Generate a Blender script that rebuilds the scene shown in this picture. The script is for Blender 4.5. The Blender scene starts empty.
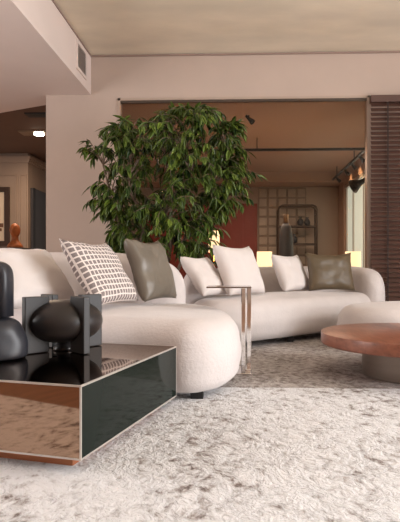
import bpy, bmesh, math, random
from mathutils import Vector, Matrix, noise

random.seed(7)
PI = math.pi
SC = bpy.context.scene
COL = SC.collection
F, PX, PY, H, TH = 520.0, 219.0, 268.0, 0.70, math.atan(18 / 520)

# ------------------------------------------------------------------ helpers
def at(px, py, Y):
    """room point on the plane y = Y seen at photo pixel (px, py)"""
    u, v = (px - PX) / F, (PY - py) / F
    dx, dy = -math.sin(TH) + u * math.cos(TH), math.cos(TH) + u * math.sin(TH)
    k = Y / dy
    return Vector((dx * k, Y, H + v * k))

def props(o, label=None, cat=None, group=None, kind=None):
    if label: o['label'] = label
    if cat: o['category'] = cat
    if group: o['group'] = group
    if kind: o['kind'] = kind
    return o

def empty(name, loc, label, cat, group=None, rz=0.0):
    o = bpy.data.objects.new(name, None)
    o.empty_display_size = 0.1
    o.location = loc
    o.rotation_euler = (0, 0, rz)
    COL.objects.link(o)
    return props(o, label, cat, group)

def obj(name, bm, mat, parent=None, smooth=True, label=None, cat=None, group=None, kind=None, loc=None, rot=None, sub=0, recalc=True):
    if recalc:
        bmesh.ops.recalc_face_normals(bm, faces=bm.faces[:])
    me = bpy.data.meshes.new(name)
    bm.to_mesh(me)
    bm.free()
    if smooth:
        for p in me.polygons: p.use_smooth = True
    for m in (mat if isinstance(mat, (list, tuple)) else [mat]):
        me.materials.append(m)
    o = bpy.data.objects.new(name, me)
    COL.objects.link(o)
    if parent is not None: o.parent = parent
    if loc is not None: o.location = loc
    if rot is not None: o.rotation_euler = rot
    if sub:
        md = o.modifiers.new('sub', 'SUBSURF'); md.levels = sub; md.render_levels = sub
    return props(o, label, cat, group, kind)

def box(bm, a, b, bev=0.0, seg=2, M=None):
    x0, y0, z0 = a; x1, y1, z1 = b
    vs = [bm.verts.new(p) for p in ((x0,y0,z0),(x1,y0,z0),(x1,y1,z0),(x0,y1,z0),(x0,y0,z1),(x1,y0,z1),(x1,y1,z1),(x0,y1,z1))]
    fs = [bm.faces.new([vs[i] for i in q]) for q in ((0,3,2,1),(4,5,6,7),(0,1,5,4),(1,2,6,5),(2,3,7,6),(3,0,4,7))]
    if bev > 0:
        es = list({e for f in fs for e in f.edges})
        r = bmesh.ops.bevel(bm, geom=es, offset=bev, segments=seg, profile=0.5, affect='EDGES')
        vs = list({v for f in r['faces'] for v in f.verts} | {v for v in vs if v.is_valid})
    if M is not None:
        bmesh.ops.transform(bm, matrix=M, verts=[v for v in vs if v.is_valid])
    return vs

def bx(a, b, bev=0.0, M=None, seg=2):
    bm = bmesh.new(); box(bm, a, b, bev, seg, M); return bm

def lathe(bm, prof, n=48, cx=0, cy=0, cap0=True, cap1=True):
    rings = []
    for r, z in prof:
        rings.append([bm.verts.new((cx + r*math.cos(2*PI*i/n), cy + r*math.sin(2*PI*i/n), z)) for i in range(n)])
    for A, B in zip(rings, rings[1:]):
        for i in range(n):
            bm.faces.new((A[i], A[(i+1)%n], B[(i+1)%n], B[i]))
    if cap0: bm.faces.new(rings[0][::-1])
    if cap1: bm.faces.new(rings[-1])
    return bm

def lz(prof, n=48, **k):
    return lathe(bmesh.new(), prof, n, **k)

def tube(bm, pts, r, n=8, r1=None):
    pts = [Vector(p) for p in pts]
    rings = []
    for i, p in enumerate(pts):
        d = (pts[min(i+1, len(pts)-1)] - pts[max(i-1, 0)]).normalized()
        up = Vector((0,0,1)) if abs(d.z) < 0.9 else Vector((1,0,0))
        s = d.cross(up).normalized(); t = s.cross(d)
        rr = r if r1 is None else r + (r1-r)*i/(len(pts)-1)
        rings.append([bm.verts.new(p + s*rr*math.cos(2*PI*k/n) + t*rr*math.sin(2*PI*k/n)) for k in range(n)])
    for A, B in zip(rings, rings[1:]):
        for k in range(n):
            bm.faces.new((A[k], A[(k+1)%n], B[(k+1)%n], B[k]))
    bm.faces.new(rings[0][::-1]); bm.faces.new(rings[-1])
    return bm

def catmull(P, n, closed=True):
    P = [Vector(p) for p in P]; N = len(P); out = []
    for i in range(N if closed else N-1):
        g = (lambda k: P[k % N]) if closed else (lambda k: P[max(0, min(N-1, k))])
        a, b, c, d = g(i-1), g(i), g(i+1), g(i+2)
        for k in range(n):
            t = k/n
            out.append(0.5*((2*b) + (c-a)*t + (2*a-5*b+4*c-d)*t*t + (3*b-a-3*c+d)*t**3))
    if not closed: out.append(P[-1])
    return out

def upholstered(outline, z0, z1, rt, rb, crown=0.03, n=8, wob=0.004):
    """plump slab over a smooth closed outline, rounded below and above, crowned on top"""
    P = catmull([(x, y, 0) for x, y in outline], n)
    N = len(P); bm = bmesh.new()
    c = sum(P, Vector())/N
    nor = []
    for i in range(N):
        t = (P[(i+1)%N]-P[i-1]).normalized(); nn = Vector((t.y, -t.x, 0))
        nor.append(nn)
    area = sum(P[i].x*P[(i+1)%N].y - P[(i+1)%N].x*P[i].y for i in range(N))
    if area < 0: nor = [-k for k in nor]
    rows = []
    for k in range(7):
        a = PI/2*k/6
        rows.append((rb*(1-math.sin(a)), z0 + rb*(1-math.cos(a))))
    zt, zb = z1-rt, z0+rb
    if zt > zb + .02:
        for k in range(1, 4): rows.append((-.012*math.sin(PI*k/4), zb + (zt-zb)*k/4))
    for k in range(9):
        a = PI/2*k/8
        rows.append((rt*(1-math.cos(a))*1.0, zt + rt*math.sin(a)))
    rings = []
    def jig(p):
        return p + Vector((0, 0, 1))*wob*noise.noise(p*5) + Vector((1, 1, 0))*wob*.6*noise.noise(p*6+Vector((9, 3, 1)))
    for ins, z in rows:
        rings.append([bm.verts.new(jig(P[i] - nor[i]*ins + Vector((0,0,z)))) for i in range(N)])
    last = [v.co.copy() for v in rings[-1]]
    for s in (.9, .78, .64, .48, .32, .16, .06):
        z = crown*(1-s**2)
        rings.append([bm.verts.new(jig(Vector((c.x+(q.x-c.x)*s, c.y+(q.y-c.y)*s, z1+z)))) for q in last])
    for A, B in zip(rings, rings[1:]):
        for i in range(N):
            bm.faces.new((A[i], A[(i+1)%N], B[(i+1)%N], B[i]))
    bm.faces.new(rings[0][::-1]); bm.faces.new(rings[-1])
    return bm

def back_sweep(path, zb, n=8, e=2.6, endr=.16, ns=28):
    """upholstered back / arm: path = (x, y, half width, top)"""
    Q = catmull([(a[0], a[1], 0) for a in path], n, False)
    A = catmull([(a[2], a[3], 0) for a in path], n, False)
    M = len(Q)
    L = [0]
    for i in range(1, M): L.append(L[-1] + (Q[i]-Q[i-1]).length)
    bm = bmesh.new(); rings = []
    for i in range(M):
        t = (Q[min(i+1, M-1)] - Q[max(i-1, 0)]).normalized(); s = Vector((t.y, -t.x, 0))
        w, top = A[i].x, A[i].y
        d = min(L[i], L[-1]-L[i]); k = 1.0
        if d < endr: k = math.sqrt(max(.02, 1-(1-d/endr)**2))
        hh = (top-zb)/2; mid = (top+zb)/2
        kz = .55+.45*k
        ring = []
        for j in range(ns):
            a = 2*PI*j/ns
            ca, sa = math.cos(a), math.sin(a)
            x = math.copysign(abs(ca)**(2/e), ca)*w*k; z = math.copysign(abs(sa)**(2/e), sa)*hh*kz
            ring.append(bm.verts.new(Q[i] + s*x + Vector((0,0,mid - hh*(1-kz)*.6 + z))))
        rings.append(ring)
    for X, Y in zip(rings, rings[1:]):
        for j in range(ns):
            bm.faces.new((X[j], X[(j+1)%ns], Y[(j+1)%ns], Y[j]))
    bm.faces.new(rings[0][::-1]); bm.faces.new(rings[-1])
    return bm

def pillow_mesh(w, h, t, seed=0, wr=.01, n=26):
    bm = bmesh.new(); uvl = bm.loops.layers.uv.new('UVMap')
    def pos(i, j, side):
        u, v = -1+2*i/n, -1+2*j/n
        pin = .07
        x = w/2*u*(1 - pin*(1-v*v)*abs(u)**3 + .0)
        z = h/2*v*(1 - pin*(1-u*u)*abs(v)**3)
        k = max(0.0, (1-u**4))**.55 * max(0.0, (1-v**4))**.55
        y = side*(t/2*k + .004)
        q = Vector((u*2.1+seed*3.7, v*2.1, side*1.3))
        edge = (1-k)
        y += side*k*(wr*1.4*noise.noise(q) + wr*noise.noise(q*2.6)*(0.4+edge))
        # creases fanning from the corners
        for cu, cv in ((1,1),(-1,1),(1,-1),(-1,-1)):
            d = math.hypot(u-cu, v-cv)
            if d < 1.1:
                y += side*k*wr*.7*(1.1-d)*math.sin(7*math.atan2(v-cv, u-cu)+seed)
        sag = -.05*h*max(0, v)*(1-u*u)
        return Vector((x, y, z+sag))
    for side in (-1, 1):
        g = [[bm.verts.new(pos(i, j, side)) for j in range(n+1)] for i in range(n+1)]
        for i in range(n):
            for j in range(n):
                q = [(i,j),(i+1,j),(i+1,j+1),(i,j+1)]
                if side > 0: q = q[::-1]
                f = bm.faces.new([g[a][b] for a, b in q])
                for lp, (a, b) in zip(f.loops, q): lp[uvl].uv = (a/n, b/n)
    # piped edge joins the two faces
    bmesh.ops.remove_doubles(bm, verts=[v for v in bm.verts if v.is_boundary], dist=.0095)
    return bm

def pillow(px, py, Y, w, h, t, face, lean, mat, label, seed, roll=0, wr=.01, z=None):
    p = at(px, py, Y)
    if z is not None: p.z = z
    yaw = math.atan2(face[0], -face[1])
    R = Matrix.Translation(p) @ Matrix.Rotation(yaw, 4, 'Z') @ Matrix.Rotation(-lean, 4, 'X') @ Matrix.Rotation(roll, 4, 'Y') @ Matrix.Translation((0, 0, h/2))
    o = obj('throw_pillow', pillow_mesh(w, h, t, seed, wr), mat, label=label, cat='pillow', group='throw pillows on the sofas')
    o.matrix_world = R
    return o

# ------------------------------------------------------------------ materials
def nt(name):
    m = bpy.data.materials.new(name); m.use_nodes = True
    t = m.node_tree; b = t.nodes['Principled BSDF']
    return m, t, b
def N(t, typ, **kw):
    n = t.nodes.new(typ)
    for k, v in kw.items(): setattr(n, k, v)
    return n
def rgb(c): return (c[0], c[1], c[2], 1)
def mat(name, c, rough=.6, metal=0, spec=.5, var=0.0, scale=6, bump=0.0, bscale=60, sheen=0.0, stretch=None, c2=None, coat=0.0):
    m, t, b = nt(name)
    b.inputs['Base Color'].default_value = rgb(c); b.inputs['Roughness'].default_value = rough
    b.inputs['Metallic'].default_value = metal; b.inputs['Specular IOR Level'].default_value = spec
    if sheen:
        b.inputs['Sheen Weight'].default_value = sheen; b.inputs['Sheen Roughness'].default_value = .4
    if coat: b.inputs['Coat Weight'].default_value = coat; b.inputs['Coat Roughness'].default_value = .12
    tc = N(t, 'ShaderNodeTexCoord'); mp = N(t, 'ShaderNodeMapping')
    t.links.new(tc.outputs['Object'], mp.inputs[0])
    if stretch: mp.inputs['Scale'].default_value = stretch
    if var or c2:
        nz = N(t, 'ShaderNodeTexNoise'); nz.inputs['Scale'].default_value = scale; nz.inputs['Detail'].default_value = 5
        t.links.new(mp.outputs[0], nz.inputs['Vector'])
        r = N(t, 'ShaderNodeValToRGB')
        d = c2 or tuple(max(0, k*(1-var)) for k in c); l = c if c2 else tuple(min(1, k*(1+var)) for k in c)
        r.color_ramp.elements[0].position = .3; r.color_ramp.elements[1].position = .7
        r.color_ramp.elements[0].color = rgb(d); r.color_ramp.elements[1].color = rgb(l)
        t.links.new(nz.outputs['Fac'], r.inputs[0]); t.links.new(r.outputs[0], b.inputs['Base Color'])
    if bump:
        n2 = N(t, 'ShaderNodeTexNoise'); n2.inputs['Scale'].default_value = bscale; n2.inputs['Detail'].default_value = 4
        t.links.new(mp.outputs[0], n2.inputs['Vector'])
        bp = N(t, 'ShaderNodeBump'); bp.inputs['Strength'].default_value = bump; bp.inputs['Distance'].default_value = .01
        t.links.new(n2.outputs['Fac'], bp.inputs['Height']); t.links.new(bp.outputs[0], b.inputs['Normal'])
    return m
def emit(name, c, s):
    m, t, b = nt(name)
    b.inputs['Base Color'].default_value = rgb(c); b.inputs['Emission Color'].default_value = rgb(c); b.inputs['Emission Strength'].default_value = s
    return m
def glass(name, tint, refl=.06):
    m, t, b = nt(name); t.nodes.remove(b)
    o = t.nodes['Material Output']; tr = N(t, 'ShaderNodeBsdfTransparent'); gl = N(t, 'ShaderNodeBsdfGlossy'); mx = N(t, 'ShaderNodeMixShader')
    tr.inputs[0].default_value = rgb(tint); gl.inputs['Roughness'].default_value = .02; mx.inputs[0].default_value = refl
    t.links.new(tr.outputs[0], mx.inputs[1]); t.links.new(gl.outputs[0], mx.inputs[2]); t.links.new(mx.outputs[0], o.inputs[0])
    return m

def rug_mat(name, lights, darks, thr0, thr1, soft):
    m, t, b = nt(name)
    tc = N(t, 'ShaderNodeTexCoord')
    mp = N(t, 'ShaderNodeMapping'); mp.inputs['Scale'].default_value = (1.25, 1.0, 1); mp.inputs['Rotation'].default_value = (0, 0, .6)
    t.links.new(tc.outputs['Object'], mp.inputs[0])
    warp = N(t, 'ShaderNodeTexNoise'); warp.inputs['Scale'].default_value = 5; warp.inputs['Detail'].default_value = 3
    t.links.new(mp.outputs[0], warp.inputs['Vector'])
    mixv = N(t, 'ShaderNodeMix', data_type='VECTOR'); mixv.inputs['Factor'].default_value = .12
    t.links.new(mp.outputs[0], mixv.inputs['A']); t.links.new(warp.outputs['Color'], mixv.inputs['B'])
    fl = N(t, 'ShaderNodeTexNoise'); fl.inputs['Scale'].default_value = 21; fl.inputs['Detail'].default_value = 6; fl.inputs['Roughness'].default_value = .62
    t.links.new(mixv.outputs['Result'], fl.inputs['Vector'])
    big = N(t, 'ShaderNodeTexNoise'); big.inputs['Scale'].default_value = 1.6; big.inputs['Detail'].default_value = 3
    t.links.new(mp.outputs[0], big.inputs['Vector'])
    ad = N(t, 'ShaderNodeMath', operation='MULTIPLY_ADD'); ad.inputs[1].default_value = .45
    t.links.new(big.outputs['Fac'], ad.inputs[0]); t.links.new(fl.outputs['Fac'], ad.inputs[2])
    r = N(t, 'ShaderNodeValToRGB'); e = r.color_ramp.elements
    e[0].position = thr0; e[0].color = rgb(darks[0]); e[1].position = thr1; e[1].color = rgb(lights[0])
    k = e.new((thr0+thr1)/2); k.color = rgb(darks[1])
    k = e.new(min(.99, thr1+soft)); k.color = rgb(lights[1])
    t.links.new(ad.outputs[0], r.inputs[0])
    t.links.new(r.outputs[0], b.inputs['Base Color'])
    b.inputs['Roughness'].default_value = .85; b.inputs['Specular IOR Level'].default_value = .2
    b.inputs['Sheen Weight'].default_value = .25
    pile = N(t, 'ShaderNodeTexNoise'); pile.inputs['Scale'].default_value = 38; pile.inputs['Detail'].default_value = 5; pile.inputs['Distortion'].default_value = 1.2
    t.links.new(mixv.outputs['Result'], pile.inputs['Vector'])
    sm = N(t, 'ShaderNodeMath', operation='MULTIPLY_ADD'); sm.inputs[1].default_value = 1.6
    t.links.new(fl.outputs['Fac'], sm.inputs[0]); t.links.new(pile.outputs['Fac'], sm.inputs[2])
    bp = N(t, 'ShaderNodeBump'); bp.inputs['Strength'].default_value = .8; bp.inputs['Distance'].default_value = .024
    t.links.new(sm.outputs[0], bp.inputs['Height']); t.links.new(bp.outputs[0], b.inputs['Normal'])
    return m

def check_mat():
    m, t, b = nt('checked weave')
    tc = N(t, 'ShaderNodeTexCoord'); mp = N(t, 'ShaderNodeMapping'); mp.inputs['Scale'].default_value = (15, 13, 1)
    t.links.new(tc.outputs['UV'], mp.inputs[0])
    sp = N(t, 'ShaderNodeSeparateXYZ'); t.links.new(mp.outputs[0], sp.inputs[0])
    outs = []
    for ax in ('X', 'Y'):
        fr = N(t, 'ShaderNodeMath', operation='FRACT'); t.links.new(sp.outputs[ax], fr.inputs[0])
        a = N(t, 'ShaderNodeMath', operation='COMPARE'); a.inputs[1].default_value = .5; a.inputs[2].default_value = .365
        t.links.new(fr.outputs[0], a.inputs[0]); outs.append(a)
    mu = N(t, 'ShaderNodeMath', operation='MULTIPLY'); t.links.new(outs[0].outputs[0], mu.inputs[0]); t.links.new(outs[1].outputs[0], mu.inputs[1])
    nz = N(t, 'ShaderNodeTexNoise'); nz.inputs['Scale'].default_value = 4.0; t.links.new(mp.outputs[0], nz.inputs['Vector']); nz.inputs['Detail'].default_value = 6
    dk = N(t, 'ShaderNodeMix', data_type='RGBA'); dk.inputs['A'].default_value = rgb((.165, .135, .13)); dk.inputs['B'].default_value = rgb((.33, .28, .27))
    t.links.new(nz.outputs['Fac'], dk.inputs['Factor'])
    mx = N(t, 'ShaderNodeMix', data_type='RGBA'); mx.inputs['A'].default_value = rgb((.78, .7, .66))
    t.links.new(mu.outputs[0], mx.inputs['Factor']); t.links.new(dk.outputs['Result'], mx.inputs['B'])
    t.links.new(mx.outputs['Result'], b.inputs['Base Color']); b.inputs['Roughness'].default_value = .9; b.inputs['Specular IOR Level'].default_value = .2
    return m

def wood_mat(name, a, c, rough=.35, sx=(1.2, 14, 14), segs=0):
    m, t, b = nt(name)
    tc = N(t, 'ShaderNodeTexCoord'); mp = N(t, 'ShaderNodeMapping'); mp.inputs['Scale'].default_value = sx
    t.links.new(tc.outputs['Object'], mp.inputs[0])
    nz = N(t, 'ShaderNodeTexNoise'); nz.inputs['Scale'].default_value = 2.2; nz.inputs['Detail'].default_value = 7; nz.inputs['Distortion'].default_value = .6
    t.links.new(mp.outputs[0], nz.inputs['Vector'])
    r = N(t, 'ShaderNodeValToRGB'); r.color_ramp.elements[0].position = .3; r.color_ramp.elements[1].position = .72
    r.color_ramp.elements[0].color = rgb(a); r.color_ramp.elements[1].color = rgb(c)
    t.links.new(nz.outputs['Fac'], r.inputs[0]); t.links.new(r.outputs[0], b.inputs['Base Color'])
    b.inputs['Roughness'].default_value = rough
    return m

def sunburst_wood():
    """veneer laid in wedges around the table's centre"""
    m, t, b = nt('radial walnut veneer')
    tc = N(t, 'ShaderNodeTexCoord'); sp = N(t, 'ShaderNodeSeparateXYZ'); t.links.new(tc.outputs['Object'], sp.inputs[0])
    an = N(t, 'ShaderNodeMath', operation='ARCTAN2'); t.links.new(sp.outputs['Y'], an.inputs[0]); t.links.new(sp.outputs['X'], an.inputs[1])
    ml = N(t, 'ShaderNodeMath', operation='MULTIPLY'); ml.inputs[1].default_value = 16/(2*PI); t.links.new(an.outputs[0], ml.inputs[0])
    fl = N(t, 'ShaderNodeMath', operation='FLOOR'); t.links.new(ml.outputs[0], fl.inputs[0])
    wn = N(t, 'ShaderNodeTexWhiteNoise', noise_dimensions='1D'); t.links.new(fl.outputs[0], wn.inputs['W'])
    mp = N(t, 'ShaderNodeMapping'); mp.inputs['Scale'].default_value = (18, 3, 18); mp.inputs['Rotation'].default_value = (0, 0, .5)
    t.links.new(tc.outputs['Object'], mp.inputs[0])
    nz = N(t, 'ShaderNodeTexNoise'); nz.inputs['Scale'].default_value = 2; nz.inputs['Detail'].default_value = 6; t.links.new(mp.outputs[0], nz.inputs['Vector'])
    mx = N(t, 'ShaderNodeMath', operation='MULTIPLY_ADD'); mx.inputs[1].default_value = .45; t.links.new(wn.outputs['Value'], mx.inputs[0])
    t.links.new(nz.outputs['Fac'], mx.inputs[2])
    r = N(t, 'ShaderNodeValToRGB'); r.color_ramp.elements[0].position = .35; r.color_ramp.elements[1].position = 1.0
    r.color_ramp.elements[0].color = rgb((.13, .045, .028)); r.color_ramp.elements[1].color = rgb((.33, .125, .075))
    t.links.new(mx.outputs[0], r.inputs[0]); t.links.new(r.outputs[0], b.inputs['Base Color'])
    b.inputs['Roughness'].default_value = .32
    return m

M_ceil = mat('brushed plaster', (.88, .79, .64), .75, var=.10, scale=1.1, stretch=(1, 2.2, 1), bump=.15, bscale=3)
M_soff = mat('smooth plaster', (.82, .70, .65), .85, var=.03, scale=1.5)
M_wall = mat('warm white paint', (.55, .435, .37), .85, var=.03, scale=2)
M_brown = mat('brown paint', (.17, .105, .075), .8, var=.05, scale=2)
M_backceil = mat('tan ceiling paint', (.40, .27, .20), .8, var=.04, scale=1)
M_panel = mat('taupe panelling', (.36, .28, .23), .7)
M_red = mat('red lacquer wall', (.23, .035, .025), .5, var=.1, scale=2)
M_floor = wood_mat('brown parquet', (.20, .105, .06), (.34, .19, .115), .4, (9, 1, 1))
M_sofa = mat('ivory boucle', (.655, .60, .585), .92, spec=.15, bump=.32, bscale=55, sheen=.3, var=.03, scale=9)
M_pill = mat('ivory cotton', (.72, .66, .635), .9, spec=.15, bump=.12, bscale=120, sheen=.2)
M_leather = mat('olive leather', (.112, .080, .046), .42, spec=.4, bump=.06, bscale=90, var=.15, scale=5)
M_leather2 = mat('grey olive leather', (.17, .145, .115), .38, spec=.5, bump=.12, bscale=90, var=.12, scale=5)
M_black = mat('black metal', (.012, .012, .013), .45, spec=.5)
M_sculpt = mat('blackened clay', (.018, .015, .015), .36, spec=.55, var=.3, scale=5, bump=.05, bscale=30)
M_sculpt2 = mat('blue black clay', (.022, .023, .030), .42, spec=.5, var=.15, scale=6)
M_smoke, t_, b_ = nt('smoked mirror glass'); t_.nodes.remove(b_)
g_ = N(t_, 'ShaderNodeBsdfGlossy'); g_.inputs[0].default_value = (.40, .345, .31, 1); g_.inputs['Roughness'].default_value = .03
t_.links.new(g_.outputs[0], t_.nodes['Material Output'].inputs[0])
M_bronze = mat('bronze mirror', (.40, .27, .19), .04, metal=1.0)
M_green = mat('dark green glass', (.012, .017, .014), .06, spec=.1)
M_edge = mat('satin steel trim', (.62, .57, .53), .35, metal=.6)
M_copper = mat('copper plinth', (.50, .19, .09), .4, metal=.6)
M_chrome = mat('polished nickel', (.86, .83, .82), .06, metal=1.0)
M_taupe = mat('brushed taupe metal', (.30, .25, .215), .42, metal=.75, var=.06, scale=2, stretch=(1, 1, 14))
M_blind = wood_mat('walnut slats', (.085, .040, .029), (.115, .056, .041), .5, (1.2, 4, 4))
M_cord = mat('dark cord', (.03, .018, .015), .8)
M_steel = mat('vent aluminium', (.66, .60, .56), .5, metal=.3)
M_ventdark = mat('vent dark gap', (.36, .31, .285), .8)
M_glass = glass('clear pane', (.90, .87, .84), .012)
M_frost = emit('daylight behind pane', (.70, .78, .68), .30)
M_frame = mat('bronze frame', (.10, .075, .06), .4, metal=.4)
M_leaf, t_, b_ = nt('ficus leaf')
oi = N(t_, 'ShaderNodeAttribute', attribute_name='tone'); rr = N(t_, 'ShaderNodeValToRGB')
rr.color_ramp.elements[0].color = rgb((.018, .048, .010)); rr.color_ramp.elements[1].color = rgb((.19, .27, .035))
t_.links.new(oi.outputs['Fac'], rr.inputs[0]); t_.links.new(rr.outputs[0], b_.inputs['Base Color'])
b_.inputs['Roughness'].default_value = .38
M_bark = mat('ficus bark', (.20, .14, .10), .85, var=.3, scale=12, bump=.3)
M_pot = mat('charcoal planter', (.05, .045, .042), .6)
M_soil = mat('soil', (.03, .02, .015), .95)
M_lamp = emit('lit linen shade', (1.0, .72, .42), .75)
M_bulb = emit('warm bulb', (1.0, .72, .42), 22)
M_down = emit('downlight lens', (1.0, .86, .66), 9)
M_dkwood = wood_mat('dark stained oak', (.03, .02, .016), (.07, .045, .035), .45)
M_orangewood = mat('orange carved wood', (.44, .13, .035), .5, var=.35, scale=9)
M_vase = mat('slate ceramic', (.045, .048, .055), .5)
M_paper = mat('cream paper', (.72, .62, .49), .9, var=.05)
M_ink = mat('brown ink', (.16, .08, .05), .9)
M_door = mat('dark grey lacquer', (.045, .042, .048), .35, var=.1)
M_tilew = mat('taupe tile', (.40, .335, .275), .45, var=.06, scale=4)
M_grout = mat('tile joint', (.30, .245, .20), .8)
M_brass = mat('aged brass', (.30, .21, .14), .35, metal=.8)

# ------------------------------------------------------------------ room shell
WY = 6.8
CZ, SZ, OZ = 3.51, 2.985, 2.93      # ceiling, soffit, opening head
OX0, OX1 = at(118, 200, WY).x, at(369.5, 200, WY).x
LX = at(46, 200, WY).x
SX = at(91, 80, WY).x
def struct(name, bm, m, label, cat, parent=None, smooth=False, **k):
    return obj(name, bm, m, parent, smooth, label=label, cat=cat, kind='structure', **k)

struct('floor', bx((-7.5, -3.6, -.12), (5.2, 15.2, -.015)), M_floor, 'brown wooden floor under the pale rugs', 'floor')
struct('ceiling', bx((SX, -3.6, CZ), (5.2, WY+.15, CZ+.12)), M_ceil, 'brushed beige plaster ceiling over the lounge', 'ceiling')
bm = bmesh.new()
pts = [(-7.5, -3.6), (SX, -3.6), (SX, WY), (LX-.01, WY), (LX-.01, 7.16), at(46, 105, 7.2).xy, at(0, 112, 7.55).xy, (-7.5, 8.9)]
lo = [bm.verts.new((p[0], p[1], SZ)) for p in pts]; hi = [bm.verts.new((p[0], p[1], CZ+.12)) for p in pts]
bm.faces.new(lo[::-1]); bm.faces.new(hi)
for i in range(len(pts)): bm.faces.new((lo[i], lo[(i+1)%len(pts)], hi[(i+1)%len(pts)], hi[i]))
struct('ceiling_left', bm, M_soff, 'smooth pinkish lowered ceiling at the left with a white side face', 'ceiling')
bm = bmesh.new()
box(bm, (LX, WY, -.1), (OX0, WY+.15, CZ)); box(bm, (OX0, WY, OZ), (OX1, WY+.15, CZ)); box(bm, (OX1, WY, -.1), (5.2, WY+.15, CZ))
struct('wall_back', bm, M_wall, 'warm white wall around the glazed opening behind the tree', 'wall')
g = .012
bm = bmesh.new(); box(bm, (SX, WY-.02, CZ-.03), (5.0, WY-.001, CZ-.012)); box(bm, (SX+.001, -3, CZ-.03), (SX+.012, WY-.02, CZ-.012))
struct('trim_1', bm, mat('painted shadow gap', (.34, .24, .20), .7), 'thin brown strip coloured as the shadow gap where ceiling meets wall', 'trim')  # shade of the gap under the ceiling put in as a brown strip
# side walls (right window, left opening added for fill light) and wall behind the viewpoint
def wall_with_hole(name, ax, pos, th, u0, u1, z1, hu0, hu1, hz0, hz1, m, label):
    bm = bmesh.new()
    def bb(a0, a1, z0, zz):
        if ax == 'x': box(bm, (pos, a0, z0), (pos+th, a1, zz))
        else: box(bm, (a0, pos, z0), (a1, pos+th, zz))
    bb(u0, hu0, -.1, z1); bb(hu1, u1, -.1, z1); bb(hu0, hu1, -.1, hz0); bb(hu0, hu1, hz1, z1)
    return struct(name, bm, m, label, 'wall')
M_wallwarm = mat('warm tan paint', (.36, .27, .21), .85)
wall_with_hole('wall_right', 'x', 5.0, .15, -3.6, WY, CZ, -2.2, 4.6, .15, 3.2, M_wall, 'wall at the right with the big daylight window')
struct('wall_front', bx((-7.5, -3.6, -.1), (5.2, -3.45, CZ)), M_wallwarm, 'tan wall behind the viewpoint', 'wall')
wall_with_hole('wall_left', 'x', -6.1, .15, -3.6, 8.9, SZ, -1.4, 4.6, .2, 2.75, M_wall, 'wall at the far left of the lounge with an added opening for fill light')

# ------------------------------------------------------------------ glazed partition
def part(name, bm, m, parent, smooth=False, label=None, **k):
    return obj(name, bm, m, parent, smooth, label=label, **k)
bm = bmesh.new()
fw = .035
box(bm, (OX0, WY-.02, 0), (OX0+fw, WY+.10, OZ)); box(bm, (OX1-fw, WY-.02, 0), (OX1, WY+.10, OZ))
box(bm, (OX0, WY-.02, OZ-.03), (OX1, WY+.10, OZ))
win = struct('window_1', bm, mat('pale bronze frame', (.50, .39, .32), .45, metal=.2), 'fixed clear glass partition in a slim pale frame behind the tree', 'window')
jx = at(243, 200, WY+.04).x
part('pane', bx((OX0+fw, WY+.035, .0), (jx-.003, WY+.047, OZ-.03)), M_glass, win)
part('pane', bx((jx+.003, WY+.035, .0), (OX1-fw, WY+.047, OZ-.03)), M_glass, win)
bm = bmesh.new(); box(bm, (OX0+fw, WY-.012, OZ-.06), (OX1-fw, WY+.03, OZ-.0301))
part('head_channel', bm, M_frame, win, label='dark recessed channel along the head of the glass')

# ------------------------------------------------------------------ room beyond the glass
BY = 13.0
RX = at(338, 220, BY).x
struct('wall_back_room', bx((LX+.13, BY, -.1), (RX+.2, BY+.15, 3.1)), M_panel, 'taupe rear wall of the room beyond the glass', 'wall')
bm = bmesh.new()
box(bm, (LX+.13, WY+.151, 2.95), (RX+.2, BY, 3.07)); box(bm, (LX+.131, 12.2, 2.72), (RX, BY, 2.95))
struct('ceiling_back_room', bm, M_backceil, 'tan ceiling beyond the glass with a lowered strip at the rear', 'ceiling')
struct('wall_between', bx((LX+.03, WY+.151, -.1), (LX+.13, BY+.1, 3.1)), M_panel, 'wall dividing the two rooms behind', 'wall')
redx = at(257, 200, BY).x
bm = bmesh.new(); box(bm, (LX+.14, BY-.06, 0), (redx, BY-.001, 2.30))
for z in (.75, 1.5): box(bm, (LX+.14, BY-.07, z), (redx, BY-.059, z+.015))
struct('wall_red', bm, M_red, 'dark red wall panel behind the tree, beyond the glass', 'wall')
# tiled zone
tx0, tx1 = at(258, 200, BY).x, at(306, 200, BY).x
tl = struct('wall_tiled', bx((tx0, BY-.02, 0), (tx1, BY-.001, 2.70)), M_grout, 'taupe wall of square raised tiles beyond the glass', 'wall')
bm = bmesh.new(); nt_ = 5; sz = (tx1-tx0)/nt_
for i in range(nt_):
    for j in range(10):
        x, z = tx0 + i*sz, 2.68-(j+1)*sz
        if z < 0: break
        box(bm, (x+.025, BY-.05, z+.025), (x+sz-.025, BY-.019, z+sz-.025), .012)
part('tiles', bm, M_tilew, tl)
struct('wall_smooth', bx((tx1, BY-.03, 0), (RX, BY-.001, 2.70)), mat('beige lacquer', (.42, .34, .275), .4), 'smooth beige wall panel right of the tiles, beyond the glass', 'wall')
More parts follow.
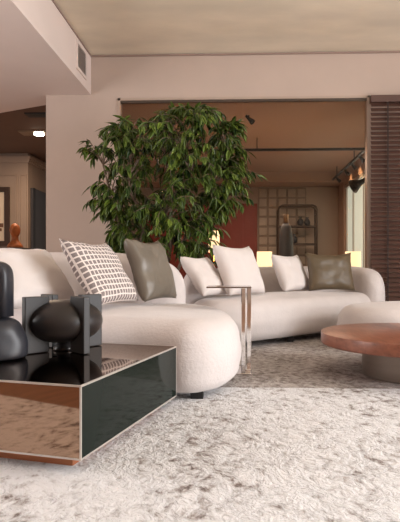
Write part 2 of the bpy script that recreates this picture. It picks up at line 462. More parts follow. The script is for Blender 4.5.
# right wall with window
wz = 2.63
wy0, wy1 = 7.6, 12.3
bm = bmesh.new()
box(bm, (RX, WY+.151, -.1), (RX+.2, wy0, 2.95)); box(bm, (RX, wy1, -.1), (RX+.2, BY, 2.95)); box(bm, (RX, wy0, wz), (RX+.2, wy1, 2.95)); box(bm, (RX, wy0, -.1), (RX+.2, wy1, .3))
struct('wall_right_room', bm, M_backceil, 'tan side wall over the window beyond the glass', 'wall')
bm = bmesh.new()
for y in (wy0, 9.1, 10.6, 11.55, wy1-.06): box(bm, (RX+.05, y, .3), (RX+.12, y+.06, wz))
box(bm, (RX+.02, wy0, wz-.08), (RX+.14, wy1, wz)); box(bm, (RX+.02, wy0, .3), (RX+.14, wy1, .36))
w2 = struct('window_2', bm, M_edge, 'tall window giving pale green daylight beyond the glass', 'window')
part('pane', bx((RX+.08, wy0+.001, .361), (RX+.09, wy1-.001, wz-.081)), M_frost, w2, label='pane glowing with pale daylight')

# ------------------------------------------------------------------ room at the left
LYW = 10.5
lx = at(28, 200, LYW).x
bm = bmesh.new()
box(bm, (-7.5, LYW, -.1), (lx, LYW+.12, 3.05)); box(bm, (lx-.12, LYW+.12, -.1), (lx, 14.5, 3.05))
wl = struct('wall_left_room', bm, M_panel, 'taupe panelled wall with cornice in the room at the left', 'wall')
bm = bmesh.new()
for dz, e in ((.06, .03), (.10, .05), (.14, .08)):
    box(bm, (-7.5, LYW-e, 2.80+dz), (lx+e, LYW, 2.84+dz)); box(bm, (lx, LYW, 2.80+dz), (lx+e, 14.4, 2.84+dz))
part('cornice', bm, mat('cornice paint', (.42, .33, .27), .7), wl)
bm = bmesh.new()
def frame_rect(bm, x0, x1, z0, z1, y, w=.03, d=.025):
    box(bm, (x0, y-d, z0), (x0+w, y, z1)); box(bm, (x1-w, y-d, z0), (x1, y, z1)); box(bm, (x0+w, y-d, z0), (x1-w, y, z0+w)); box(bm, (x0+w, y-d, z1-w), (x1-w, y, z1))
frame_rect(bm, -5.9, at(17, 0, LYW).x, .3, 2.62, LYW); frame_rect(bm, at(19.5, 0, LYW).x, at(26.5, 0, LYW).x, .3, 2.62, LYW)
part('panel_moulding', bm, M_panel, wl)
struct('ceiling_left_room', bx((-7.5, 6.96, 3.05), (LX+.029, 14.6, 3.15)), M_brown, 'brown ceiling of the room at the left', 'ceiling')
struct('wall_left_rear', bx((-7.5, 14.4, -.1), (LX+.029, 14.55, 3.1)), M_brown, 'brown rear wall of the room at the left', 'wall')
dr = struct('door_1', bx((lx+.001, LYW+.12, 0), (lx+.05, 12.6, 2.36), .004), M_door, 'dark grey door leaf in the room at the left', 'door')
part('door_frame', bx((lx+.051, LYW+.13, 0), (lx+.07, LYW+.22, 2.36)), M_black, dr)
part('door_handle', tube(bmesh.new(), [(lx+.09, 11.4, 1.0), (lx+.09, 11.4, 1.35)], .012), M_edge, dr)

# ------------------------------------------------------------------ rugs
SEAM = 3.06
M_rug1 = rug_mat('pale distressed pile', ((.64, .63, .64), (.85, .85, .87)), ((.16, .12, .105), (.43, .385, .37)), .53, .65, .10)
M_rug2 = rug_mat('brown distressed pile', ((.42, .37, .345), (.62, .575, .55)), ((.12, .09, .075), (.26, .21, .185)), .53, .72, .14)
obj('rug', bx((-3.4, 1.12, -.0148), (3.6, SEAM-.002, 0), .004), M_rug1, smooth=False, label='pale grey white distressed rug across the foreground under the mirrored table', cat='rug')
obj('rug', bx((-3.4, SEAM+.002, -.0148), (3.6, 6.4, 0), .004), M_rug2, smooth=False, label='browner streaked rug under the far sofa and round table', cat='rug')

# ------------------------------------------------------------------ mirrored coffee table
Nc = at(81, 387, 1.735); Nc.z = 0
ang = math.atan2(.237, -.97)
ct = empty('coffee_table', (Nc.x, Nc.y, 0), 'low mirrored box coffee table in bronze and dark glass at front left', 'table', rz=math.atan2(-.237, .97))
TW, TD, TZ0, TZ1 = 1.25, .92, .05, .303      # local: x from -TW to 0, y from 0 to TD
e = .0055
part('front_panel', bx((-TW+e, .0, TZ0+e), (-e, .006, TZ1-e)), M_bronze, ct, label='bronze mirror front')
part('side_panel', bx((-.006, e, TZ0+e), (0, TD-e, TZ1-e)), M_green, ct, label='dark green glass side')
part('side_panel', bx((-TW, e, TZ0+e), (-TW+.006, TD-e, TZ1-e)), M_green, ct, label='dark green glass side')
part('rear_panel', bx((-TW+e, TD-.006, TZ0+e), (-e, TD, TZ1-e)), M_bronze, ct, label='bronze mirror back')
part('tabletop', bx((-TW+e, e, TZ1-.008), (-e, TD-e, TZ1)), M_smoke, ct, label='black mirror top')
part('bottom_panel', bx((-TW+e, e, TZ0), (-e, TD-e, TZ0+.008)), M_black, ct)
bm = bmesh.new()
for x in (-TW, -e):
    for y in (0, TD-e): box(bm, (x, y-.001, TZ0), (x+e, y+e, TZ1+.001))
    for z in (TZ0, TZ1-e): box(bm, (x, e, z), (x+e+.0005, TD-e, z+e+.001))
for y in (-.001, TD-e):
    for z in (TZ0, TZ1-e): box(bm, (-TW+e, y, z), (-e, y+e, z+e+.001))
part('edge_trim', bm, M_edge, ct, label='pale metal edging')
part('plinth', bx((-TW+.07, .07, 0), (-.075, TD-.07, TZ0-.0005)), M_copper, ct, label='copper coloured recessed base')

# ------------------------------------------------------------------ sculptures on it
def fin(R, h, th, a, r0):
    M = Matrix.Rotation(a, 4, 'Z')
    return bx((r0, -th/2, 0), (R, th/2, h), .004, M)
sp_ = at(64, 346, 2.5); 
sg = empty('sphere_sculpture', (sp_.x, sp_.y, TZ1+.002), 'black flattened ball sculpture held in four upright fins on the mirrored table', 'sculpture')
RB = .184
prof = []
for k in range(0, 33):
    a = -PI/2 + PI*k/32
    prof.append((max(.002, RB*abs(math.cos(a))**.86), .139 + .104*math.sin(a)))
obj('ball', lz(prof, 64), M_sculpt, sg)
obj('foot', lz([(.05, 0), (.05, .012), (.035, .02), (.03, .04)], 32), M_sculpt, sg)
for a in (-42, 48, 138, 228):
    obj('fin', fin(.205, .262, .034, math.radians(a), .085), mat('matt black clay', (.022, .020, .021), .5, var=.1) if a == -42 else bpy.data.materials['matt black clay'], sg, smooth=False)
lp = at(-18, 362, 2.24)
lg = empty('abstract_sculpture', (lp.x, lp.y, TZ1+.002), 'dark blue black sculpture of a rounded tablet on a folded base, beside the ball', 'sculpture')
bm = bmesh.new()
prf = [(.17, 0), (.186, .006), (.19, .03), (.19, .085), (.182, .125), (.16, .158), (.12, .178), (.06, .186), (.002, .188)]
lathe(bm, prf, 56)
for v in bm.verts:
    a = math.atan2(v.co.y, v.co.x); r = math.hypot(v.co.x, v.co.y)
    k = math.exp(-((v.co.z - (.10 + .035*math.sin(a*2+.8)))/.02)**2)
    s = 1 - .10*k + .05*math.sin(2*a+.5)
    v.co.x *= s; v.co.y *= s*.72
obj('base', bm, M_sculpt2, lg, sub=1)
bm = bmesh.new()
NS = 40; out = []
hw, hh = .128, .245
for i in range(NS+1):
    a = PI*i/NS
    c_, s_ = math.cos(a), math.sin(a)
    out.append((math.copysign(abs(c_)**.55, c_)*hw, hh-.10+.10*abs(s_)**.6))
out = [(hw, .0)] + out + [(-hw, .0)]
ringz = []
for yy, sc in ((-.05, .86), (-.045, .95), (-.03, 1), (.03, 1), (.045, .95), (.05, .86)):
    ringz.append([bm.verts.new((x*sc, yy, .183 + z*(.5+.5*sc))) for x, z in out])
for A, B in zip(ringz, ringz[1:]):
    for i in range(len(out)): bm.faces.new((A[i], A[(i+1)%len(out)], B[(i+1)%len(out)], B[i]))
bm.faces.new(ringz[0]); bm.faces.new(ringz[-1][::-1])
obj('tablet', bm, M_sculpt2, lg)

# ------------------------------------------------------------------ sofas
sa = empty('chaise_sofa', (0, 0, 0), 'ivory curved chaise sofa with a bulging rounded end behind the mirrored table', 'sofa')
outA = [(.012, 3.22), (-.008, 3.0), (-.09, 2.79), (-.25, 2.685), (-.46, 2.735), (-.85, 2.88), (-1.25, 3.02), (-1.7, 3.1), (-2.05, 3.2), (-2.12, 3.45), (-1.85, 3.7), (-1.4, 3.98), (-.95, 4.17), (-.55, 4.22), (-.25, 4.05), (-.06, 3.70)]
obj('seat', upholstered(outA, .035, .425, .14, .085, .018), M_sofa, sa)
obj('backrest', back_sweep([(-2.1, 3.42, .13, .80), (-1.75, 3.68, .13, .81), (-1.35, 3.95, .13, .82), (-.95, 4.14, .13, .82), (-.64, 4.22, .13, .77), (-.42, 4.20, .12, .69)], .25), M_sofa, sa)
for x, y in ((-.215, 2.80), (-.12, 3.70), (-1.75, 3.25), (-1.5, 3.8)):
    obj('leg', bx((x-.035, y-.03, 0), (x+.035, y+.03, .075), .004), M_black, sa, smooth=False, label='black block leg')

sb = empty('curved_sofa', (0, 0, 0), 'ivory curved sofa with a rolled right arm, in front of the glass partition', 'sofa')
outB = [(-.42, 4.62), (-.22, 4.38), (.06, 4.40), (.30, 4.60), (.56, 4.84), (.88, 5.13), (1.2, 5.42), (1.40, 5.62), (1.50, 5.9), (1.3, 6.18), (.95, 6.22), (.52, 6.08), (.15, 5.8), (-.15, 5.4), (-.36, 5.0)]
obj('seat', upholstered(outB, .055, .425, .14, .11, .03), M_sofa, sb)
obj('backrest', back_sweep([(-.46, 4.68, .10, .66), (-.36, 5.02, .12, .68), (-.14, 5.46, .13, .70), (.16, 5.84, .13, .71), (.54, 6.12, .13, .72), (.98, 6.27, .14, .72), (1.34, 6.2, .15, .72), (1.50, 5.98, .155, .69), (1.52, 5.74, .145, .62)], .10, endr=.22), M_sofa, sb)
for p in (at(290, 338, 4.97), at(346, 330, 5.55), Vector((.0, 4.62, 0)), Vector((.3, 5.8, 0)), Vector((1.2, 6.1, 0))):
    obj('leg', bx((p.x-.03, p.y-.03, 0), (p.x+.03, p.y+.03, .07), .004), M_black, sb, smooth=False, label='black block leg')

# pillows
D = math.radians
pillow(43, 300, 3.16, .62, .445, .19, (.93, -.37), D(37), M_pill, 'large ivory back cushion slumped behind the black sculptures', 1, wr=.014, z=.47)
pillow(119, 307, 3.32, .58, .48, .14, (.97, -.24), D(32), check_mat(), 'checked grey brown and cream pillow with a grid weave', 2, wr=.010, z=.47)
pillow(161, 302, 3.76, .46, .48, .15, (.93, -.37), D(20), M_leather2, 'grey olive leather pillow leaning beside the checked pillow', 3, wr=.015, z=.465)
pillow(217, 297, 4.58, .42, .43, .13, (.86, -.51), D(37), M_pill, 'smaller ivory pillow behind the chrome side table, left of a larger ivory one', 4, z=.46)
pillow(248, 297, 4.78, .56, .50, .17, (.80, -.60), D(23), M_pill, 'largest upright ivory pillow on the far sofa, just above the chrome posts', 5, z=.455)
pillow(298, 291, 5.55, .50, .43, .15, (.78, -.62), D(24), M_pill, 'ivory pillow tucked against the olive leather pillow by the lamp', 6, z=.455)
pillow(332, 291, 5.60, .53, .43, .15, (.22, -.975), D(15), M_leather, 'square olive brown leather pillow at the right end of the far sofa', 7, wr=.009, z=.455)

# ------------------------------------------------------------------ chrome C table
c0 = at(244, 371, 3.53)
st = empty('side_table', (c0.x+.012, c0.y, 0), 'slim polished metal side table reaching over the chaise seat', 'table')
part('tabletop', bx((-.26, -.13, .568), (.035, .13, .578), .003), mat('smoked bronze plate', (.30, .25, .23), .12, metal=1), st)
part('post', bx((-.032, -.13, .012), (-.004, -.08, .568), .003), M_chrome, st)
part('post', bx((.008, .04, .012), (.038, .09, .568), .003), M_chrome, st)
part('crossbar', bx((-.032, -.079, .0125), (.038, .039, .03), .003), M_chrome, st)
part('base_plate', bx((-.27, -.13, 0.0005), (.03, .10, .012), .003), M_chrome, st)

# ------------------------------------------------------------------ round wooden table and ottoman
tp = at(415, 332, 3.45)
rt = empty('round_table', (tp.x, tp.y, 0), 'low round reddish brown wooden coffee table on a drum base', 'table')
R, z0, z1 = .605, .202, .277
obj('tabletop', lz([(.02, z0), (R-.006, z0), (R, z0+.006), (R, z1-.005), (R-.0015, z1-.0015), (R-.005, z1), (.02, z1)], 128), sunburst_wood(), rt)
md = rt.children[0].modifiers.new('e', 'EDGE_SPLIT'); md.split_angle = .45
o = obj('base', lz([(.33, 0.0005), (.335, .004), (.335, .201)], 96), M_taupe, rt, label='brushed taupe metal drum')
md = o.modifiers.new('e', 'EDGE_SPLIT'); md.split_angle = .6

ot = empty('ottoman', (0, 0, 0), 'ivory rounded ottoman behind the round wooden table', 'ottoman')
ox, oy, rx, ry = 1.66, 4.62, .76, .47
obj('seat', upholstered([(ox + rx*math.copysign(abs(math.cos(a))**.8, math.cos(a)), oy + ry*math.copysign(abs(math.sin(a))**.8, math.sin(a))) for a in [2*PI*k/18 for k in range(18)]], .05, .375, .14, .10, .035), M_sofa, ot)
for x, y in ((ox-.45, oy-.2), (ox+.45, oy-.2), (ox-.45, oy+.2), (ox+.45, oy+.2)):
    obj('leg', lz([(.025, 0.0005), (.03, .06)], 16, cx=x, cy=y), M_black, ot)

# ------------------------------------------------------------------ tree
tb = Vector((-.86, 5.62, 0))
tr = empty('potted_ficus_tree', tb, 'tall leafy green ficus tree standing behind the sofas', 'plant')
plt = obj('planter', lz([(.16, .001), (.17, .004), (.21, .40), (.21, .42), (.19, .42), (.185, .36)], 48, cap1=True), M_pot, tr)
obj('soil', lz([(.186, .355), (.12, .372), (.01, .378)], 32, cap0=False), M_soil, plt)
stems, tips = bmesh.new(), []
def local(px, py, Y): return at(px, py, Y) - tb
def wig(a, b, n, amp):
    out = []
    for i in range(n+1):
        t = i/n; p = a.lerp(b, t); q = p*2.3+Vector((a.x*7, b.y*5, 1))
        out.append(p + amp*math.sin(PI*t)*Vector((noise.noise(q), noise.noise(q+Vector((5, 0, 0))), .4*noise.noise(q+Vector((0, 7, 0))))))
    return out
rng = random.Random(21)
trunks = []
for dx, dy, tx, ty, Yt in ((-.05, 0, 128, 150, 5.55), (.04, .03, 170, 128, 5.7), (.0, -.05, 195, 125, 5.5), (.07, 0, 226, 150, 5.62), (-.08, .03, 103, 165, 5.66)):
    path = wig(Vector((dx, dy, .36)), local(tx, ty, Yt), 14, .22)
    trunks.append(path); tube(stems, path, .022, 8, .007)
trk = obj('trunk', stems, M_bark, tr)
# crown outline in the photo: (y, left, right)
rows = [(107, 188, 206), (114, 148, 226), (124, 86, 240), (136, 80, 246), (150, 82, 249), (165, 94, 258), (180, 86, 262), (195, 79, 256), (210, 86, 248), (225, 94, 234), (240, 98, 222), (264, 104, 212)]
def crown(py):
    for (y0, a0, b0), (y1, a1, b1) in zip(rows, rows[1:]):
        if y0 <= py <= y1:
            t = (py-y0)/(y1-y0); return a0+(a1-a0)*t, b0+(b1-b0)*t
    return None
lf = bmesh.new(); tone = lf.faces.layers.float.new('tone_f')
def leaf(p, d, L, W, tn):
    d = d.normalized(); s = d.cross(Vector((rng.uniform(-.5, .5), rng.uniform(-.5, .5), 1))).normalized(); n = s.cross(d).normalized()
    cup = rng.uniform(.08, .3)
    P = [(0, 0), (.12, .28), (.38, .5), (.68, .36), (.88, .13), (1, 0)]
    mid = [lf.verts.new(p + d*L*t - n*L*.16*t*t) for t, w in P]
    lft = [lf.verts.new(p + d*L*t + s*W*w + n*(W*w*cup) - n*L*.16*t*t) for t, w in P[1:-1]]
    rgt = [lf.verts.new(p + d*L*t - s*W*w + n*(W*w*cup) - n*L*.16*t*t) for t, w in P[1:-1]]
    for side in (lft, rgt):
        fs = [(mid[0], mid[1], side[0])] + [(mid[i+1], mid[i+2], side[i+1], side[i]) for i in range(3)] + [(mid[4], mid[5], side[3])]
        for f in fs:
            ff = lf.faces.new(f); ff[tone] = tn
twigs = bmesh.new()
count = 0
while count < 520:
    py = rng.uniform(106, 262); lr = crown(py)
    if lr is None: continue
    q = rng.random()
    px = lr[0] + (lr[1]-lr[0])*q
    # pull twigs towards the shell of the crown
    half = min(1, math.sin(PI*min(.97, max(.03, q)))*1.05)
    Yd = 5.62 + rng.uniform(-.75, .72)*half
    hole = noise.noise(Vector((px*.035, py*.045, Yd*1.5)))
    if (hole < -.24 and rng.random() < .75) or (px < 112 and rng.random() < .4): continue
    if py > 235 and rng.random() < .3: continue
    tip = local(px, py, Yd)
    best = min((v for tk in trunks for v in tk[4:]), key=lambda v: (v-tip).length + .8*max(0, v.z-tip.z+.1))
    if (best-tip).length > .75:
        best = tip + (best-tip).normalized()*.75
    outw = (tip-best)
    path = wig(best, tip, 6, .08)
    path = [p + Vector((0, 0, .10*math.sin(PI*i/6))) for i, p in enumerate(path)]
    tube(twigs, path, .006, 5, .002)
    count += 1
    nl = rng.randint(9, 13)
    for k in range(nl):
        t = .35 + .65*k/(nl-1); f = t*6; i = min(5, int(f)); p = path[i].lerp(path[i+1], f-i)
        dirn = (path[i+1]-path[i]).normalized()
        ax = Vector((rng.uniform(-1, 1), rng.uniform(-1, 1), rng.uniform(-.5, .5)))
        d = dirn*.6 + ax*.75 + Vector((0, 0, -.5))
        L = rng.uniform(.09, .15)
        leaf(p, d, L, L*rng.uniform(.30, .40), min(1, max(0, rng.gauss(.38, .22))))
obj('twigs', twigs, M_bark, trk)
me_l = obj('foliage', lf, M_leaf, tr, smooth=True, recalc=False)
me = me_l.data
src = [a.value for a in me.attributes['tone_f'].data]
at_ = me.attributes.new('tone', 'FLOAT', 'FACE'); at_.data.foreach_set('value', src)

# ------------------------------------------------------------------ blind
by = WY - .13
b0 = at(371, 200, by).x; b1 = b0 + 1.7
zt = at(371, 96, by).z
vb = empty('venetian_blind', ((b0+b1)/2, by, 0), 'dark walnut venetian blind at the right beside the glass', 'blind')
lxb0, lxb1 = b0-(b0+b1)/2, b1-(b0+b1)/2
part('head_rail', bx((lxb0-.01, -.04, zt-.085), (lxb1, .05, zt), .004), M_blind, vb)
bm = bmesh.new(); z = zt-.115; 
while z > .14:
    M = Matrix.Translation((0, 0, z)) @ Matrix.Rotation(D(50), 4, 'X')
    box(bm, (lxb0, -.032, -.0025), (lxb1, .032, .0025), 0, 2, M); z -= .060
part('slats', bm, M_blind, vb)
part('bottom_rail', bx((lxb0, -.03, .07), (lxb1, .03, .095), .003), M_blind, vb)
for px in (387, 437):
    x = at(px, 200, by).x-(b0+b1)/2
    part('ladder_cord', bx((x-.008, -.044, .08), (x+.008, -.040, zt-.085)), M_cord, vb)

# ------------------------------------------------------------------ air vent on the soffit face
v0, v1 = 6.15, 6.56
va, vb_ = 3.09, 3.44
vt = empty('air_vent', (SX, (v0+v1)/2, va), 'grey louvred air vent on the side of the lowered ceiling', 'vent')
hy, hz = (v1-v0)/2, vb_-va
bm = bmesh.new()
for a, b in (((0, -hy, 0), (.018, -hy+.035, hz)), ((0, hy-.035, 0), (.018, hy, hz)), ((0, -hy+.035, 0), (.018, hy-.035, .035)), ((0, -hy+.035, hz-.035), (.018, hy-.035, hz))): box(bm, a, b)
part('frame', bm, M_soff, vt)
part('backing', bx((.0005, -hy+.035, .035), (.003, hy-.035, hz-.035)), M_ventdark, vt)
bm = bmesh.new()
for k in range(12):
    box(bm, (-.009, -hy+.036, -.0015), (.009, hy-.036, .0015), 0, 2, Matrix.Translation((.0125, 0, .048+k*.0225)) @ Matrix.Rotation(D(40), 4, 'Y'))
part('louvres', bm, M_steel, vt)

# ------------------------------------------------------------------ things beyond the glass
cy = 8.3
cs = empty('console_table', (.9, cy, 0), 'dark low console carrying the lamps behind the far sofa', 'table')
ctop = .62
part('tabletop', bx((-1.5, -.2, ctop-.04), (1.0, .2, ctop), .004), M_dkwood, cs)
for x in (-1.45, .95):
    for y in (-.16, .16): part('leg', bx((x-.025, y-.02, -.0148), (x+.025, y+.02, ctop-.04)), M_dkwood, cs)
def lamp(px, label, w=.125, h=.25, up=0.0):
    p = at(px, 260, cy)
    l = empty('table_lamp', (p.x, cy, ctop+.0005), label, 'lamp', 'glowing table lamps beyond the glass')
    obj('base', lz([(.06, 0), (.06, .01), (.015, .02), (.012, .10+up)], 24), M_brass, l)
    obj('lamp_shade', lz([(w, .09+up), (w*.96, .09+up+h), (w*.92, .09+up+h), (w*.94, .10+up)], 40, cap0=False, cap1=False), M_lamp, l)
    li = bpy.data.lights.new('lamp_bulb', 'POINT'); li.energy = 6; li.color = (1, .62, .3); li.shadow_soft_size = .05
    lo_ = bpy.data.objects.new('lamp_bulb', li); lo_.location = (p.x, cy, ctop+.22+up); COL.objects.link(lo_)
lamp(264.5, 'glowing cream drum lamp seen between the ivory pillows of the far sofa')
lamp(353, 'glowing cream drum lamp behind the olive leather pillow at the right')
lamp(214, 'glowing slim lamp glimpsed through the lower leaves of the tree', .09, .34, .24)
# floor vase
p = at(286, 230, 9.0)
vs = empty('floor_vase', (p.x, 9.0, -.0148), 'tall slate grey bottle vase with a copper neck, beyond the glass', 'vase')
obj('body', lz([(.10, 0), (.13, .06), (.135, .5), (.13, .95), (.115, 1.25), (.09, 1.42), (.055, 1.48)], 40), M_vase, vs)
obj('neck', lz([(.045, 1.48), (.042, 1.62), (.048, 1.64), (.04, 1.64)], 32), M_brass, vs, label='copper neck')
# shelf
sy = 12.6
s0, s1 = at(278, 200, sy).x, at(316, 200, sy).x
zs = at(300, 206, sy).z
sh = empty('shelf_unit', ((s0+s1)/2, sy, -.0148), 'thin bronze open shelf unit against the tiled wall', 'shelf')
hw = (s1-s0)/2; zs += .0148
bm = bmesh.new()
for y in (-.15, .15):
    pp = [(-hw, y, 0), (-hw, y, zs-.1), (-hw+.03, y, zs-.03), (-hw+.1, y, zs), (hw-.1, y, zs), (hw-.03, y, zs-.03), (hw, y, zs-.1), (hw, y, 0)]
    tube(bm, pp, .022, 8)
for x in (-hw, hw):
    for z in (zs-.2, .5): tube(bm, [(x, -.15, z), (x, .15, z)], .012, 6)
part('frame', bm, M_frame, sh, smooth=True)
shz = [at(300, 226, sy).z + .0148, at(300, 243.5, sy).z+.0148, .55]
for z in shz: part('shelf_board', bx((-hw+.02, -.16, z-.04), (hw-.02, .16, z), .003), M_dkwood, sh)
def pot(px, z, s, label):
    q = at(px, 230, sy)
    p = obj('small_jar', lz([(.03*s, 0), (.07*s, .04*s), (.08*s, .1*s), (.05*s, .16*s), (.03*s, .18*s), (.045*s, .22*s), (.035*s, .22*s)], 24), M_vase, label=label, cat='jar', group='dark jars on the shelf unit')
    p.location = (q.x, sy, z-.0148+.0008)
pot(300.5, shz[0], 1.0, 'small dark jar left of the pair on the upper shelf beyond the glass')
pot(307.2, shz[0], .95, 'small dark jar right of the pair on the upper shelf beyond the glass')
pot(294, shz[1], 1.05, 'single dark jar on the lower shelf beside the tall vase')
# tracks
tz = 2.74; ty = 9.0
tX = at(366, 150, ty).x
bm = bmesh.new()
box(bm, (-2.0, ty-.02, tz-.02), (tX+.02, ty+.02, tz+.02)); box(bm, (tX-.02, ty+.02, tz-.02), (tX+.02, 12.1, tz+.02))
tk = struct('light_track', bm, M_black, 'black suspended lighting track turning along the side wall beyond the glass', 'light track')
tk['kind'] = 'thing'
for x, y in ((at(257, 150, ty).x, ty), (-1.0, ty), (tX, 11.6), (tX, 9.9)):
    part('hanger', bx((x-.008, y-.008, tz+.02), (x+.008, y+.008, 2.9499)), M_black, tk)
def spotlight(loc, aim, label, s=1.0, group='black track spotlights beyond the glass', lens=None):
    r = empty('spotlight', loc, label, 'spotlight', group)
    q = Vector(aim).normalized().to_track_quat('Z', 'Y').to_matrix().to_4x4()
    bm = lz([(.022*s, -.09*s), (.03*s, -.085*s), (.034*s, .0), (.058*s, .10*s), (.058*s, .115*s), (.05*s, .115*s), (.045*s, .09*s)], 24)
    bmesh.ops.transform(bm, matrix=q, verts=bm.verts); hd_ = obj('head', bm, M_black, r)
    bm = lz([(.044*s, .0935*s), (.001, .0936*s)], 20, cap0=False); bmesh.ops.transform(bm, matrix=q, verts=bm.verts); obj('lens', bm, lens or M_bulb, hd_)
    obj('stem', tube(bmesh.new(), [(0, 0, .0), (0, 0, .07*s)], .011*s, 8), M_black, r)
    return r
for yy, nm in ((9.35, 'nearest'), (10.0, 'second'), (10.65, 'third'), (11.5, 'farthest')):
    spotlight((tX, yy, tz-.085), (.75, .15, -.75), {'nearest': 'nearest lit spotlight of the side wall track beyond the glass', 'second': 'second lit spotlight of the side wall track beyond the glass', 'third': 'third lit spotlight of the side wall track beyond the glass', 'farthest': 'farthest lit spotlight of the side wall track beyond the glass'}[nm], .7)
    li = bpy.data.lights.new('track_beam', 'SPOT'); li.energy = 4; li.color = (1, .62, .33); li.spot_size = D(70); li.spot_blend = .6; li.shadow_soft_size = .02
    lo_ = bpy.data.objects.new('track_beam', li); lo_.location = (tX+.03, yy+.02, tz-.19); COL.objects.link(lo_)
    lo_.rotation_euler = Vector((.8, .05, .12)).to_track_quat('-Z', 'Y').to_euler()
p = at(249, 110, 7.6)
spotlight((p.x, 7.6, 2.88), (.6, -.3, -.7), 'black spotlight alone on the ceiling beyond the glass, right of the tree', .75, lens=M_black)
p = at(369, 178, 7.9)
ws = empty('horn_spotlight', p, 'large black horn shaped spotlight over the window beside the blind', 'spotlight')
bm = lz([(.022, -.01), (.036, .0), (.036, .10), (.046, .15), (.068, .20), (.104, .27), (.108, .285), (.098, .285), (.06, .20), (.03, .15)], 32)
bmesh.ops.transform(bm, matrix=Vector((-.86, -.12, -.46)).normalized().to_track_quat('Z', 'Y').to_matrix().to_4x4(), verts=bm.verts)
obj('head', bm, M_black, ws)
obj('wall_arm', tube(bmesh.new(), [(0, 0, 0), (RX-p.x, 0, 0)], .03, 10), M_black, ws)

# ------------------------------------------------------------------ things in the left room
px_ = at(15, 248, 8.6)
pd = empty('pedestal', (px_.x, 8.6, -.0148), 'dark pedestal under the orange carved head', 'pedestal')
pdz = px_.z + .0148
part('body', bx((-.17, -.17, .06), (.17, .17, pdz-.03), .004), M_dkwood, pd); part('top', bx((-.2, -.2, pdz-.03), (.2, .2, pdz), .004), M_dkwood, pd); part('base', bx((-.2, -.2, 0), (.2, .2, .06), .004), M_dkwood, pd)
hd = empty('carved_head', (px_.x, 8.6, px_.z+.0008), 'orange carved wooden head standing on the pedestal by the painting', 'sculpture')
obj('base', lz([(.125, 0), (.13, .03), (.11, .06), (.085, .09), (.062, .12), (.052, .16), (.056, .19)], 32), M_orangewood, hd)
bm = bmesh.new(); bmesh.ops.create_uvsphere(bm, u_segments=28, v_segments=20, radius=1)
for v in bm.verts:
    x, y, z = v.co
    w = .085*(1 - .18*max(0, -z))
    q = Vector((x*w, y*.10, z*.125 + .29))
    if y < -.3:
        nose = math.exp(-(x/.22)**2 - ((z+.05)/.28)**2)*.03
        eye = (math.exp(-((abs(x)-.38)/.2)**2 - ((z-.12)/.14)**2))*.016
        mouth = math.exp(-(x/.35)**2 - ((z+.5)/.08)**2)*.008
        q.y += -nose + eye + mouth
    v.co = q
obj('head', bm, M_orangewood, hd, sub=1)
fr0, fr1 = at(-26, 216, LYW).x, at(10.5, 216, LYW).x
z1_, z0_ = at(5, 187.5, LYW).z, at(5, 246, LYW).z
pc = empty('framed_picture', ((fr0+fr1)/2, LYW-.03, z0_), 'cream picture in a dark frame on the taupe panelled wall', 'picture')
hw_ = (fr1-fr0)/2; hh_ = z1_-z0_
bm = bmesh.new(); frame_rect(bm, -hw_, hw_, 0, hh_, .0, .10, .04); part('frame', bm, mat('dark bronze moulding', (.06, .035, .025), .4, metal=.3), pc)
prt = part('print', bx((-hw_+.099, -.015, .099), (hw_-.099, -.002, hh_-.099)), M_paper, pc)
bm = bmesh.new(); box(bm, (hw_-.42, -.017, .38), (hw_-.13, -.0155, .46)); box(bm, (hw_-.30, -.018, .30), (hw_-.16, -.0165, .36))
part('motif', bm, M_ink, prt)
q = at(38, 133, 8.9)
dl = empty('ceiling_downlight', (q.x, 8.9, 3.0498), 'bright recessed downlight on the brown ceiling at the left', 'ceiling light')
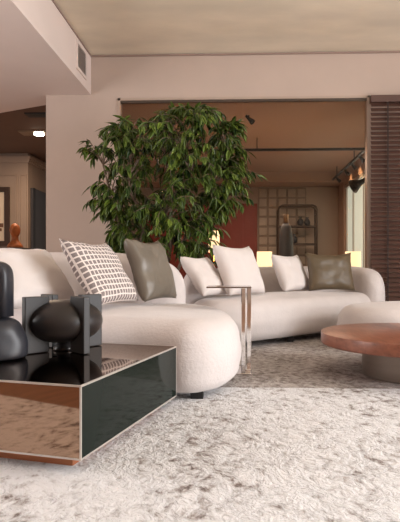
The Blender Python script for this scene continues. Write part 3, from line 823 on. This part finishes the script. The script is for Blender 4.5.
bm = bmesh.new(); box(bm, (-.30, -.14, -.02), (.2, .14, 0)); part('housing', bm, M_brass, dl)
part('lens', lz([(.085, -.045), (.085, -.0205)], 24, cx=.02), M_down, dl, smooth=False)
struct('trim_2', bx((at(28, 117, 7.9).x, 7.75, 3.03), (LX+.02, 7.95, 3.0499)), M_black, 'dark slot in the brown ceiling at the left', 'trim')

# ------------------------------------------------------------------ camera
cam = bpy.data.cameras.new('camera'); co = bpy.data.objects.new('camera', cam); COL.objects.link(co)
cam.sensor_fit = 'HORIZONTAL'; cam.sensor_width = 36; cam.lens = F/400*36
cam.shift_x = -(PX-200)/400; cam.shift_y = (PY-261)/400
cam.clip_start = .05
co.location = (0, 0, H); co.rotation_euler = (PI/2, 0, TH)
SC.camera = co

# ------------------------------------------------------------------ light
def area(name, loc, direction, sx, sy, energy, col):
    l = bpy.data.lights.new(name, 'AREA'); l.shape = 'RECTANGLE'; l.size = sx; l.size_y = sy; l.energy = energy; l.color = col
    o = bpy.data.objects.new(name, l); COL.objects.link(o); o.location = loc
    o.rotation_euler = Vector(direction).to_track_quat('-Z', 'Z').to_euler()
    return o
area('daylight_right_window', (5.05, 1.2, 1.68), (-1, 0, .10), 6.6, 3.0, 340, (.98, .985, 1.0))
area('added_left_fill', (-6.03, 1.6, 1.5), (1, 0, .12), 5.8, 2.5, 190, (1.0, .985, .98))  # added fill with no known window behind it, lifts ceiling and wall
area('ceiling_wash_back_room', (0.3, 9.8, 2.6), (0, 0, -1), 2.6, 2.6, 40, (1.0, .76, .58))
area('left_room_wash', (-3.6, 9.2, 2.95), (0, 0, -1), .8, .8, 22, (1.0, .74, .52))
w = bpy.data.worlds.new('world'); SC.world = w; w.use_nodes = True
w.node_tree.nodes['Background'].inputs[0].default_value = (.9, .82, .75, 1); w.node_tree.nodes['Background'].inputs[1].default_value = .35
SC.view_settings.view_transform = 'Standard'; SC.view_settings.look = 'None'
SC.view_settings.exposure = 1.18; SC.view_settings.gamma = 1.0
SC.cycles.use_denoising = True
SC.cycles.max_bounces = 10; SC.cycles.transparent_max_bounces = 12
